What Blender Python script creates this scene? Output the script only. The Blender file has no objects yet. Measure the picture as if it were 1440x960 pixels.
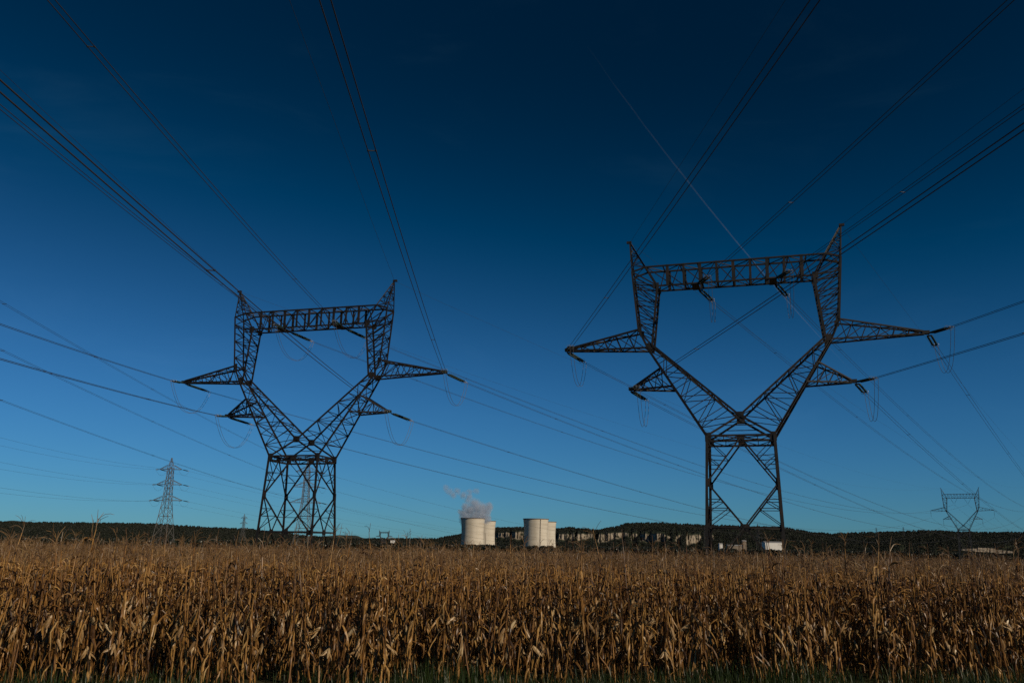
import bpy, math, random
import numpy as np
from mathutils import Vector, Matrix, Euler, noise

random.seed(11)
rng = np.random.default_rng(5)
S = bpy.context.scene
C = S.collection
R = math.radians
PI = math.pi

# ------------------------------------------------------------------ camera
H = 2.45
F = 1194.088
PITCH = math.atan((766.5 - 480) / F)
ROLL = R(.982)
cd = bpy.data.cameras.new('camera')
cam = bpy.data.objects.new('camera', cd)
C.objects.link(cam)
cd.sensor_fit = 'HORIZONTAL'
cd.sensor_width = 36
cd.lens = F / 1440 * 36
cd.clip_start = .1
cd.clip_end = 200000
cam.matrix_world = Matrix.Translation((0, 0, H)) @ Matrix.Rotation(PI / 2 + PITCH, 4, 'X') @ Matrix.Rotation(ROLL, 4, 'Z')
S.camera = cam


def ray(px, py):
    a, b = px - 720, py - 480
    c, s = math.cos(ROLL), math.sin(ROLL)
    x, y = a * c + b * s, -a * s + b * c
    d = Vector((x / F, 1, -y / F))
    ct, st = math.cos(PITCH), math.sin(PITCH)
    return Vector((d.x, d.y * ct - d.z * st, d.y * st + d.z * ct))


def at(px, py, Y):
    d = ray(px, py)
    k = Y / d.y
    return Vector((d.x * k, Y, H + d.z * k))


# ------------------------------------------------------------------ materials
def mat(name):
    m = bpy.data.materials.new(name)
    m.use_nodes = True
    nt = m.node_tree
    return m, nt, nt.nodes['Principled BSDF']


def node(nt, typ, **kw):
    n = nt.nodes.new(typ)
    for k, v in kw.items():
        setattr(n, k, v)
    return n


def noise_ramp(nt, scale, stops, coord='Object', detail=4, stretch=None, rough=.6):
    tc = node(nt, 'ShaderNodeTexCoord')
    vec = tc.outputs[coord]
    if stretch:
        mp = node(nt, 'ShaderNodeMapping')
        mp.inputs['Scale'].default_value = stretch
        nt.links.new(vec, mp.inputs['Vector'])
        vec = mp.outputs['Vector']
    n = node(nt, 'ShaderNodeTexNoise')
    n.inputs['Scale'].default_value = scale
    n.inputs['Detail'].default_value = detail
    n.inputs['Roughness'].default_value = rough
    nt.links.new(vec, n.inputs['Vector'])
    r = node(nt, 'ShaderNodeValToRGB')
    el = r.color_ramp.elements
    while len(el) < len(stops):
        el.new(.5)
    for e, (p, c) in zip(el, stops):
        e.position = p
        e.color = (*c, 1)
    nt.links.new(n.outputs['Fac'], r.inputs['Fac'])
    return r.outputs['Color'], n


def simple(name, stops, scale=1.0, rough=.7, metal=0, spec=.5, stretch=None):
    m, nt, b = mat(name)
    c, n = noise_ramp(nt, scale, stops, stretch=stretch)
    nt.links.new(c, b.inputs['Base Color'])
    b.inputs['Roughness'].default_value = rough
    b.inputs['Metallic'].default_value = metal
    b.inputs['Specular IOR Level'].default_value = spec
    return m


M = {}
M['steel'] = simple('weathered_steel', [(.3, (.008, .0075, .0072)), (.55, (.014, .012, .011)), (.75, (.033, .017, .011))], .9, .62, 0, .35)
M['galv'] = simple('galvanised_steel', [(.3, (.1, .097, .09)), (.7, (.18, .17, .155))], .4, .5, .1, .5)
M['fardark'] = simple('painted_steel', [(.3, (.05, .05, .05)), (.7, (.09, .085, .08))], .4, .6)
M['wire'] = simple('aluminium_conductor', [(.3, (.02, .02, .022)), (.7, (.04, .04, .042))], .3, .55, 0, .4)
M['jumper'] = simple('bright_conductor', [(.3, (.1, .1, .1)), (.7, (.17, .17, .165))], .3, .45, .3, .5)
M['fitting'] = simple('bright_fitting', [(.3, (.25, .25, .25)), (.7, (.4, .39, .38))], 2, .4, .4, .5)
M['glass'] = simple('green_insulator_glass', [(.3, (.006, .02, .02)), (.7, (.01, .036, .034))], 3, .5, 0, .25)
M['soil'] = simple('field_soil', [(.3, (.05, .036, .024)), (.7, (.1, .075, .05))], 1.3, .9, 0, .2)


def leaf_material(name, stops, trans=.35, randw=.5):
    m, nt, b = mat(name)
    out = nt.nodes['Material Output']
    at_ = node(nt, 'ShaderNodeAttribute', attribute_name='lv')
    oi = node(nt, 'ShaderNodeObjectInfo')
    tc = node(nt, 'ShaderNodeTexCoord')
    nz = node(nt, 'ShaderNodeTexNoise')
    nz.inputs['Scale'].default_value = 22
    nz.inputs['Detail'].default_value = 3
    nt.links.new(tc.outputs['Object'], nz.inputs['Vector'])
    a = node(nt, 'ShaderNodeMath', operation='MULTIPLY_ADD')
    nt.links.new(oi.outputs['Random'], a.inputs[0])
    a.inputs[1].default_value = .3
    nt.links.new(at_.outputs['Fac'], a.inputs[2])
    a2 = node(nt, 'ShaderNodeMath', operation='MULTIPLY_ADD')
    nt.links.new(nz.outputs['Fac'], a2.inputs[0])
    a2.inputs[1].default_value = .45
    nt.links.new(a.outputs[0], a2.inputs[2])
    a3 = node(nt, 'ShaderNodeMath', operation='MULTIPLY')
    nt.links.new(a2.outputs[0], a3.inputs[0])
    a3.inputs[1].default_value = 1 / 1.75
    r = node(nt, 'ShaderNodeValToRGB')
    el = r.color_ramp.elements
    while len(el) < len(stops):
        el.new(.5)
    for e, (p, c) in zip(el, stops):
        e.position = p
        e.color = (*c, 1)
    nt.links.new(a3.outputs[0], r.inputs['Fac'])
    nt.links.new(r.outputs['Color'], b.inputs['Base Color'])
    b.inputs['Roughness'].default_value = .42
    b.inputs['Specular IOR Level'].default_value = .4
    tr = node(nt, 'ShaderNodeBsdfTranslucent')
    nt.links.new(r.outputs['Color'], tr.inputs['Color'])
    mx = node(nt, 'ShaderNodeMixShader')
    mx.inputs[0].default_value = trans
    nt.links.new(b.outputs[0], mx.inputs[1])
    nt.links.new(tr.outputs[0], mx.inputs[2])
    nt.links.new(mx.outputs[0], out.inputs['Surface'])
    return m


M['leaf'] = leaf_material('dry_corn_leaf', [(.15, (.022, .01, .004)), (.4, (.075, .034, .01)), (.58, (.19, .092, .024)), (.78, (.36, .2, .056)), (.94, (.5, .36, .17)), (.985, (.16, .2, .05))], .13)
M['stalk'] = leaf_material('dry_corn_stalk', [(.2, (.09, .04, .012)), (.55, (.26, .125, .033)), (.9, (.42, .25, .085))], 0)
M['husk'] = leaf_material('dry_corn_husk', [(.2, (.16, .09, .035)), (.6, (.34, .22, .1)), (.9, (.52, .4, .23))], .1)
M['tassel'] = leaf_material('dry_corn_tassel', [(.2, (.11, .06, .025)), (.6, (.22, .13, .055)), (.9, (.34, .23, .11))], .15)
M['grass'] = leaf_material('verge_grass', [(.1, (.01, .02, .005)), (.5, (.022, .042, .01)), (.85, (.045, .06, .018)), (.97, (.16, .12, .05))], .3)

# ------------------------------------------------------------------ mesh helpers


class MB:
    def __init__(s):
        s.v, s.f, s.mi = [], [], []

    def add(s, vs, fs, mi=0):
        o = len(s.v)
        s.v += [tuple(p) for p in vs]
        s.f += [tuple(i + o for i in f) for f in fs]
        s.mi += [mi] * len(fs)

    def box(s, c, d, mi=0, rz=0):
        c = Vector(c)
        m = Matrix.Rotation(rz, 3, 'Z')
        vs = [c + m @ Vector((x * d[0] / 2, y * d[1] / 2, z * d[2] / 2)) for x in (-1, 1) for y in (-1, 1) for z in (-1, 1)]
        s.add(vs, [(0, 1, 3, 2), (4, 6, 7, 5), (0, 4, 5, 1), (2, 3, 7, 6), (0, 2, 6, 4), (1, 5, 7, 3)], mi)

    def angle(s, a, b, w, up=(0, 0, 1), mi=0):
        """a rolled steel angle (L section) from a to b"""
        a, b = Vector(a), Vector(b)
        d = (b - a)
        if d.length < 1e-6:
            return
        d.normalize()
        u = Vector(up)
        if abs(d.dot(u)) > .95:
            u = Vector((1, 0, 0))
        x = d.cross(u).normalized()
        y = x.cross(d).normalized()
        t = w * .28
        h = w / 2
        prof = [(-h, -h), (h, -h), (h, -h + t), (-h + t, -h + t), (-h + t, h), (-h, h)]
        vs = [p + x * q[0] + y * q[1] for p in (a, b) for q in prof]
        fs = [(i, (i + 1) % 6, (i + 1) % 6 + 6, i + 6) for i in range(6)] + [(3, 2, 1, 0), (5, 4, 3, 0), (6, 7, 8, 9), (6, 9, 10, 11)]
        s.add(vs, fs, mi)

    def tube(s, pts, rad, n=5, mi=0, caps=True):
        pts = [Vector(p) for p in pts]
        rad = rad if isinstance(rad, (list, tuple)) else [rad] * len(pts)
        o = len(s.v)
        d0 = (pts[1] - pts[0]).normalized()
        ref = Vector((0, 0, 1)) if abs(d0.z) < .9 else Vector((1, 0, 0))
        for i, p in enumerate(pts):
            d = (pts[min(i + 1, len(pts) - 1)] - pts[max(i - 1, 0)]).normalized()
            x = d.cross(ref).normalized()
            y = x.cross(d)
            for k in range(n):
                a = 2 * PI * k / n
                s.v.append(tuple(p + (x * math.cos(a) + y * math.sin(a)) * rad[i]))
        for i in range(len(pts) - 1):
            for k in range(n):
                s.f.append((o + i * n + k, o + i * n + (k + 1) % n, o + (i + 1) * n + (k + 1) % n, o + (i + 1) * n + k))
                s.mi.append(mi)
        if caps:
            s.f.append(tuple(o + k for k in range(n))[::-1])
            e = o + (len(pts) - 1) * n
            s.f.append(tuple(e + k for k in range(n)))
            s.mi += [mi, mi]

    def lathe(s, prof, n=10, mi=0, axis='Z', c=(0, 0, 0)):
        o = len(s.v)
        c = Vector(c)
        for r, z in prof:
            for k in range(n):
                a = 2 * PI * k / n
                p = Vector((r * math.cos(a), r * math.sin(a), z))
                if axis == 'X':
                    p = Vector((z, p.x, p.y))
                s.v.append(tuple(c + p))
        for i in range(len(prof) - 1):
            for k in range(n):
                s.f.append((o + i * n + k, o + i * n + (k + 1) % n, o + (i + 1) * n + (k + 1) % n, o + (i + 1) * n + k))
                s.mi.append(mi)

    def mesh(s, name, mats, smooth=False):
        me = bpy.data.meshes.new(name)
        me.from_pydata(s.v, [], s.f)
        mats = mats if isinstance(mats, (list, tuple)) else [mats]
        for m in mats:
            me.materials.append(m)
        if len(mats) > 1:
            me.polygons.foreach_set('material_index', s.mi)
        if smooth:
            me.polygons.foreach_set('use_smooth', [True] * len(me.polygons))
        me.update()
        return me

    def build(s, name, mats, parent=None, smooth=False):
        return link(name, s.mesh(name, mats, smooth), parent)


def link(name, me, parent=None):
    o = bpy.data.objects.new(name, me)
    C.objects.link(o)
    o.parent = parent
    return o


def tag(o, label=None, cat=None, group=None, kind=None):
    for k, v in (('label', label), ('category', cat), ('group', group), ('kind', kind)):
        if v:
            o[k] = v
    return o


def thing(name, label, cat, loc=(0, 0, 0), rz=0, group=None):
    o = bpy.data.objects.new(name, None)
    C.objects.link(o)
    o.location = loc
    o.rotation_euler.z = rz
    o.empty_display_size = .5
    return tag(o, label, cat, group)


def lerp(a, b, t):
    return Vector(a) * (1 - t) + Vector(b) * t


# ------------------------------------------------------------------ cat-head pylons
P0 = dict(up=14.711, hta=30.963, uta=24.365, hla=24.828, ula=15.036, hbb=39.566, ubi=10.628, hbt=42.538, ubt=12.28, uo=13.475,
          heo=33.207, ui=11.916, hei=30.51, Aw=4.347, Bw=2.966, hw=17.637, hc=20.342, Alb=4.725, Blb=3.883, hlb=5.676, hp=47.0, hm=11.4)
BD = 1.35
VW = 5.3


def lattice(mb, A0, B0, A1, B1, n, w, horiz=True, pattern='Z', flip=0):
    """bracing of one face between chord A (A0 to A1) and chord B (B0 to B1)"""
    for i in range(n):
        t0, t1 = i / n, (i + 1) / n
        a0, a1, b0, b1 = lerp(A0, A1, t0), lerp(A0, A1, t1), lerp(B0, B1, t0), lerp(B0, B1, t1)
        if pattern == 'X':
            mb.angle(a0, b1, w)
            mb.angle(b0, a1, w)
        elif (i + flip) % 2:
            mb.angle(a0, b1, w)
        else:
            mb.angle(b0, a1, w)
        if horiz and i:
            mb.angle(a0, b0, w)


def truss(mb, q0, q1, n, chord, brace, pat='Z', horiz=True, ends=True):
    """box truss with four chords from corners q0 to corners q1 (in ring order)"""
    for k in range(4):
        mb.angle(q0[k], q1[k], chord)
        j = (k + 1) % 4
        lattice(mb, q0[k], q0[j], q1[k], q1[j], n, brace, horiz, pat, k % 2)
        if ends:
            mb.angle(q0[k], q0[j], brace * 1.2)
            mb.angle(q1[k], q1[j], brace * 1.2)


def plate(mb, c, w, h, t, mi=0):
    mb.box(c, (w, t, h), mi)


_string = {}


def insulator_mesh(length, twin, scale=1.0):
    key = (length, twin)
    if key in _string:
        return _string[key]
    mb = MB()
    n = max(8, int(length / .2))
    ys = (-.24, .24) if twin else (0,)
    for y in ys:
        pr = [(.03, .0)]
        for i in range(n):
            x = .12 + (length - .24) * i / n
            p = (length - .24) / n
            pr += [(.04, x), (.15, x + p * .25), (.15, x + p * .55), (.05, x + p * .62)]
        pr += [(.03, length)]
        mb.lathe(pr, 8, 0, 'X', (0, y, 0))
    me = mb.mesh('insulator_string', M['glass'], True)
    out = [('insulator_string', me)]
    w = .62 if twin else .12
    for x in (-.12, length + .12):
        fb = MB()
        fb.box((x, 0, 0), (.3, w, .09))
        if x < 0:
            fb.tube([(-.65, 0, 0), (-.2, 0, 0)], .045, 6)
        out.append(('yoke', fb.mesh('yoke', M['steel'])))
    for sy in ((-1, 1) if twin else ()):
        rb = MB()
        y0 = .24 * sy
        ring = [(length + .1 + .06 * math.cos(a), y0 + .27 * math.cos(a), .27 * math.sin(a)) for a in [2 * PI * k / 10 for k in range(11)]]
        rb.tube(ring, .022, 4)
        out.append(('corona_ring', rb.mesh('corona_ring', M['fitting'])))
        rb = MB()
        rb.tube([(length + .2, y0 * .9, 0), (length + 1.0, y0 * .85, -.02)], .035, 5)
        rb.box((length + .6, y0 * .85, 0), (.3, .1, .12))
        out.append(('wire_clamp', rb.mesh('wire_clamp', M['fitting'])))
    _string[key] = out
    return out


def place_string(root, p, direction, length=3.7, twin=True):
    lst = insulator_mesh(length, twin)
    d = Vector(direction).normalized()
    z = Vector((0, 0, 1)) if abs(d.z) < .9 else Vector((1, 0, 0))
    y = z.cross(d).normalized()
    z = d.cross(y)
    mw = Matrix(((d.x, y.x, z.x, 0), (d.y, y.y, z.y, 0), (d.z, y.z, z.z, 0), (0, 0, 0, 1)))
    mw.translation = Vector(p) + d * .7
    o = link('insulator_string', lst[0][1], root)
    o.matrix_local = mw
    for nm, me in lst[1:]:
        link(nm, me, o)
    return Vector(p) + d * (.7 + length + 1.0)


def cat_pylon(label, loc, yaw, P, cat='pylon', group=None, mt=None, k=1.0, detail=True, name='transmission_pylon'):
    mt = mt or M['steel']
    t = thing(name, label, cat, loc, -yaw, group)
    g = lambda s, v, a, b, h: Vector((s * a, v * b, h))
    # legs: from below the ground, past the lower beam, to the waist
    sl = (P['Alb'] - P['Aw']) / (P['hw'] - P['hlb'])
    sb = (P['Blb'] - P['Bw']) / (P['hw'] - P['hlb'])
    leg = lambda s, v, h: Vector((s * (P['Aw'] + sl * (P['hw'] - h)), v * (P['Bw'] + sb * (P['hw'] - h)), h))
    hm = P['hm']
    for s in (-1, 1):
        for v in (-1, 1):
            mb = MB()
            mb.angle(leg(s, v, -2.5), leg(s, v, P['hw']), .36 * k)
            plate(mb, leg(s, v, hm) + Vector((-s * .12, 0, 0)), .55, 1.1, .12)
            plate(mb, leg(s, v, P['hlb']) + Vector((-s * .1, 0, 0)), .5, .8, .13)
            plate(mb, leg(s, v, P['hw'] - .2) + Vector((-s * .15, 0, 0)), .8, 1.2, .14)
            if not detail:
                pass
            else:
                mb.box(leg(s, v, -.6), (1.1, 1.1, 1.4))
            mb.build('leg', mt, t)
    # bracing of the four body faces
    mb = MB()
    faces = [((-1, -1), (1, -1)), ((1, -1), (1, 1)), ((1, 1), (-1, 1)), ((-1, 1), (-1, -1))]
    for (a, b) in faces:
        A = lambda h: leg(a[0], a[1], h)
        B = lambda h: leg(b[0], b[1], h)
        ct, cb = (A(P['hw'] - .3) + B(P['hw'] - .3)) / 2, (A(P['hlb']) + B(P['hlb'])) / 2
        for L in (A, B):
            mb.angle(ct, L(hm), .2 * k)
            mb.angle(L(hm), cb, .2 * k)
            mb.angle(cb, L(-.5), .18 * k)
            w = .1 * k
            for (p, q, h0, h1) in ((ct, L(hm), P['hw'], hm), (cb, L(hm), P['hlb'], hm)):
                m1, m2 = lerp(p, q, .42), lerp(p, q, .62)
                mb.angle(m1, L(h0 + (h1 - h0) * .42), w)
                mb.angle(m2, L(h0 + (h1 - h0) * .62), w)
                mb.angle(m1, L(h0 + (h1 - h0) * .05), w)
                mb.angle(L(h0 + (h1 - h0) * .42), m2, w)
        mb.angle(A(P['hlb']), B(P['hlb']), .24 * k)
        if detail:
            plate(mb, cb, *( (1.0, .8, .1) if a[1] == b[1] else (.1, .8, 1.0)))
            plate(mb, ct, *( (1.0, .7, .1) if a[1] == b[1] else (.1, .7, 1.0)))
    mb.angle(leg(-1, -1, P['hlb']), leg(1, 1, P['hlb']), .12 * k)
    mb.angle(leg(-1, 1, P['hlb']), leg(1, -1, P['hlb']), .12 * k)
    mb.build('body_bracing', mt, t)
    mb = MB()
    for (a, b) in faces:
        A0, B0 = leg(a[0], a[1], P['hw']), leg(b[0], b[1], P['hw'])
        A1, B1 = leg(a[0], a[1], P['hw'] - .75), leg(b[0], b[1], P['hw'] - .75)
        mb.angle(A0, B0, .26 * k)
        mb.angle(A1, B1, .26 * k)
        lattice(mb, A1, A0, B1, B0, 4, .1 * k, True)
    mb.angle(leg(-1, -1, P['hw']), leg(1, 1, P['hw']), .12 * k)
    mb.angle(leg(-1, 1, P['hw']), leg(1, -1, P['hw']), .12 * k)
    mb.build('waist_frame', mt, t)
    # fork arms: wide at the waist, pinched at the elbow
    wo = lambda s, v: Vector((s * P['Aw'], v * P['Bw'], P['hw']))
    eo = lambda s, v: Vector((s * (P['ui'] + .35), v * BD, P['hei']))
    ein = lambda s, v: Vector((s * (P['ui'] - .35), v * BD, P['hei'] + .35))
    cr = lambda v: Vector((0, v * P['Bw'] * .85, P['hc']))
    n = 7 if detail else 5
    for s in (-1, 1):
        mb = MB()
        for v in (-1, 1):
            mb.angle(wo(s, v), eo(s, v), .3 * k)
            mb.angle(cr(v), ein(s, v), .28 * k)
            mb.angle(wo(-s, v), cr(v), .28 * k)
            # face bracing (front and back)
            for i in range(n):
                t0, t1 = i / n, (i + 1) / n
                o0, o1 = lerp(wo(s, v), eo(s, v), t0), lerp(wo(s, v), eo(s, v), t1)
                i0, i1 = lerp(cr(v), ein(s, v), t0), lerp(cr(v), ein(s, v), t1)
                w = .105 * k
                mb.angle(o0, i0, w)
                mb.angle(*((o0, i1) if i % 2 else (i0, o1)), w)
            mb.angle(lerp(wo(-s, v), cr(v), .5), wo(s, v) * .5 + cr(v) * .5, .1 * k)
            plate(mb, cr(v) + Vector((s * .25, 0, 0)), .6, 1.0, .16)
            plate(mb, eo(s, v) + Vector((-s * .3, 0, .2)), .8, .9, .14)
        lattice(mb, wo(s, -1), wo(s, 1), eo(s, -1), eo(s, 1), n, .12 * k, True, 'Z', 0)
        lattice(mb, cr(-1), cr(1), ein(s, -1), ein(s, 1), n, .11 * k, True, 'Z', 1)
        mb.build('fork_arm', mt, t)
        # columns
        mb = MB()
        oo = lambda h: Vector((s * (P['uo'] + (P['up'] - P['uo']) * (h - P['heo']) / (P['hp'] - P['heo'])), 0, h))
        V = lambda p, v: Vector((p.x, v * BD, p.z))
        hm2 = P['heo']
        ii = lambda tt: lerp((s * (P['ui'] - .35), 0, P['hei'] + .35), (s * P['ubi'], 0, P['hbb']), tt)
        for v in (-1, 1):
            mb.angle(eo(s, v), V(oo(hm2), v), .26 * k)
            mb.angle(V(oo(hm2), v), V(oo(P['hbt'] - .6), v), .26 * k)
            mb.angle(V(ii(0), v), V(ii(1), v), .3 * k)
            m = 6 if detail else 4
            for i in range(m):
                a0, a1 = V(oo(hm2 + (P['hbt'] - .6 - hm2) * i / m), v), V(oo(hm2 + (P['hbt'] - .6 - hm2) * (i + 1) / m), v)
                b0, b1 = V(ii(.15 + .85 * i / m), v), V(ii(.15 + .85 * (i + 1) / m), v)
                mb.angle(a0, b0, .12 * k)
                mb.angle(*((a0, b1) if i % 2 else (b0, a1)), .12 * k)
            mb.angle(V(oo(hm2), v), V(ii(.0), v), .13 * k)
            plate(mb, V(oo(hm2), v) + Vector((-s * .15, 0, 0)), .6, .8, .14)
        lattice(mb, V(oo(hm2), -1), V(oo(hm2), 1), V(oo(P['hbt'] - .6), -1), V(oo(P['hbt'] - .6), 1), m, .11 * k, True)
        lattice(mb, V(ii(0), -1), V(ii(0), 1), V(ii(1), -1), V(ii(1), 1), m, .11 * k, True)
        # knee into the bridge: curved corner members
        for v in (-1, 1):
            mb.angle(V(oo(P['hbt'] - .6), v), Vector((s * P['ubt'], v * BD, P['hbt'])), .26 * k)
            mb.angle(V(oo(P['hbb'] + .4), v), Vector((s * P['ubi'], v * BD, P['hbb'])), .16 * k)
            mb.angle(Vector((s * P['ubi'], v * BD, P['hbb'])), Vector((s * P['ubt'], v * BD, P['hbt'])), .22 * k)
            mb.angle(Vector((s * P['ubi'], v * BD, P['hbb'])), V(oo(P['hbt'] - .6), v), .16 * k)
            plate(mb, Vector((s * (P['ubi'] + .2), v * BD, P['hbb'])), .8, .9, .14)
        mb.build('column', mt, t)
        # earth-wire peak
        mb = MB()
        tip = Vector((s * P['up'], 0, P['hp']))
        base = [V(oo(P['hbt'] - .6), -1), V(oo(P['hbt'] - .6), 1), Vector((s * P['ubt'], BD, P['hbt'])), Vector((s * P['ubt'], -BD, P['hbt']))]
        q1 = [tip + (b - tip) * .06 for b in base]
        truss(mb, base, q1, 5 if detail else 3, .17 * k, .09 * k, 'Z', True)
        mb.box(tip + Vector((s * .1, 0, -.05)), (.7, .35, .3))
        mb.build('earth_wire_peak', mt, t)
        # upper cross arm
        tip = Vector((s * P['uta'], 0, P['hta']))
        rt = [V(oo(hm2), -1), V(oo(hm2), 1)]
        rb = [eo(s, -1), eo(s, 1)]
        mb = MB()

        def arm(rt, rb, tip, n):
            q0 = [rb[0], rb[1], rt[1], rt[0]]
            q1 = [tip + Vector((-s * .5, -.25, -.12)), tip + Vector((-s * .5, .25, -.12)), tip + Vector((-s * .5, .25, .22)), tip + Vector((-s * .5, -.25, .22))]
            truss(mb, q0, q1, n, .24 * k, .11 * k, 'Z', True)
            mb.box(tip + Vector((-s * .3, 0, .05)), (.9, .75, .42))
        arm(rt, rb, tip, 6 if detail else 4)
        mb.build('cross_arm', mt, t)
        # lower cross arm
        tip = Vector((s * P['ula'], 0, P['hla']))
        fr = lambda h, v: lerp(wo(s, v), eo(s, v), (h - P['hw']) / (P['hei'] - P['hw']))
        mb = MB()
        arm([fr(P['hla'] + 2.6, -1), fr(P['hla'] + 2.6, 1)], [fr(P['hla'] - .1, -1), fr(P['hla'] - .1, 1)], tip, 4 if detail else 3)
        mb.build('cross_arm', mt, t)
    # bridge
    mb = MB()
    n = 10
    ub, ut = P['ubi'], P['ubt']
    q0 = [Vector((-ub, -BD, P['hbb'])), Vector((-ub, BD, P['hbb'])), Vector((-ut, BD, P['hbt'])), Vector((-ut, -BD, P['hbt']))]
    q1 = [Vector((ub, -BD, P['hbb'])), Vector((ub, BD, P['hbb'])), Vector((ut, BD, P['hbt'])), Vector((ut, -BD, P['hbt']))]
    truss(mb, q0, q1, n, .26 * k, .13 * k, 'Z', True)
    if detail:
        for i in range(1, n):
            for v in (-1, 1):
                u0 = -ub + 2 * ub * i / n
                u1 = -ut + 2 * ut * i / n
                c = Vector(((u0 + u1) / 2, v * (BD + .04), (P['hbb'] + P['hbt']) / 2))
                plate(mb, c, .42 if i % 2 else .3, P['hbt'] - P['hbb'] + .2, .1)
        for i in range(4):
            pass
        for u in (-VW, VW):
            mb.box((u, 0, P['hbb'] - .1), (1.0, 2 * BD, .3))
    mb.build('bridge', mt, t)
    return t


def world_pt(t, p):
    m = Matrix.Translation(t.location) @ Matrix.Rotation(t.rotation_euler.z, 4, 'Z')
    return m @ Vector(p)


def local_dir(t, az):
    d = Vector((math.sin(az), math.cos(az), 0))
    return Matrix.Rotation(-t.rotation_euler.z, 3, 'Z') @ d


def catenary(a, b, sag, n):
    a, b = Vector(a), Vector(b)
    out = []
    for i in range(n + 1):
        t = i / n
        p = lerp(a, b, t)
        p.z -= 4 * sag * t * (1 - t)
        out.append(p)
    return out


SPACER = None


def span(name, label, a, b, sag, twin=True, r=.024, group=None, n=70, sep=.22, spacers=True):
    """one phase: two conductors held together by spacers, or a single wire"""
    global SPACER
    t = thing(name, label, 'power line', a, 0, group)
    a, b = Vector(a), Vector(b)
    d = (b - a)
    side = Vector((d.y, -d.x, 0)).normalized()
    for k in ((-1, 1) if twin else (0,)):
        mb = MB()
        mb.tube([p - a + side * (k * sep) for p in catenary(a, b, sag, n)], r, 5)
        mb.build('conductor', M['wire'], t)
    if twin and spacers:
        if SPACER is None:
            sb = MB()
            sb.box((0, 0, 0), (2 * .22, .045, .05))
            for q in (-1, 1):
                sb.box((q * .22, 0, 0), (.07, .14, .08))
            SPACER = sb.mesh('spacer', M['wire'])
        L = d.length
        m = max(3, int(L / 55))
        for i in range(m):
            tt = (i + .5) / m
            p = lerp(a, b, tt)
            p.z -= 4 * sag * tt * (1 - tt)
            o = link('spacer', SPACER, t)
            o.location = p - a
            o.rotation_euler.z = math.atan2(side.y, side.x)
    return t


YAWR, YAWL = R(16.785), R(15.545)
big = 'giant lattice pylons standing in the corn'
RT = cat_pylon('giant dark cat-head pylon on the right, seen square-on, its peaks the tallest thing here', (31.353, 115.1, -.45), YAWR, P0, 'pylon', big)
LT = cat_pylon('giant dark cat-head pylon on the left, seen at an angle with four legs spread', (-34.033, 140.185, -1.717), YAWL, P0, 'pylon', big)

PE = dict(P0)
for k_ in ('hta', 'hla', 'hbb', 'hbt', 'heo', 'hei', 'hw', 'hc', 'hp'):
    PE[k_] = P0[k_] * 1.2 + 4
PE['hlb'], PE['hm'] = 8.5, 16.5
ELOC = Vector((389, 742, -3))
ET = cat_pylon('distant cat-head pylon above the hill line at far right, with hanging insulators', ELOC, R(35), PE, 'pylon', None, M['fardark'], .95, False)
VEC = ELOC - LT.location

phases = [('ta', -1, 'left upper arm'), ('ta', 1, 'right upper arm'), ('la', -1, 'left lower arm'), ('la', 1, 'right lower arm'), ('br', -1, 'bridge left half'), ('br', 1, 'bridge right half')]


def attach(P, k, s, dz=0):
    if k == 'ta':
        return Vector((s * P['uta'], 0, P['hta'] + dz))
    if k == 'la':
        return Vector((s * P['ula'], 0, P['hla'] + dz))
    return Vector((s * VW, 0, P['hbb'] + dz))


# hanging insulators on the distant pylon
ehang = {}
for k, s, txt in phases:
    p = attach(PE, k, s)
    if k == 'br':
        end = p + Vector((0, 0, -5.2))
        for q in (-1, 1):
            place_string(ET, p + Vector((q * 2.6, 0, 0)), end - (p + Vector((q * 2.6, 0, 0))), 4.2, False)
    else:
        place_string(ET, p, (0, 0, -1), 4.2, False)
        end = p + Vector((0, 0, -5.9))
    ehang[(k, s)] = world_pt(ET, end)

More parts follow.
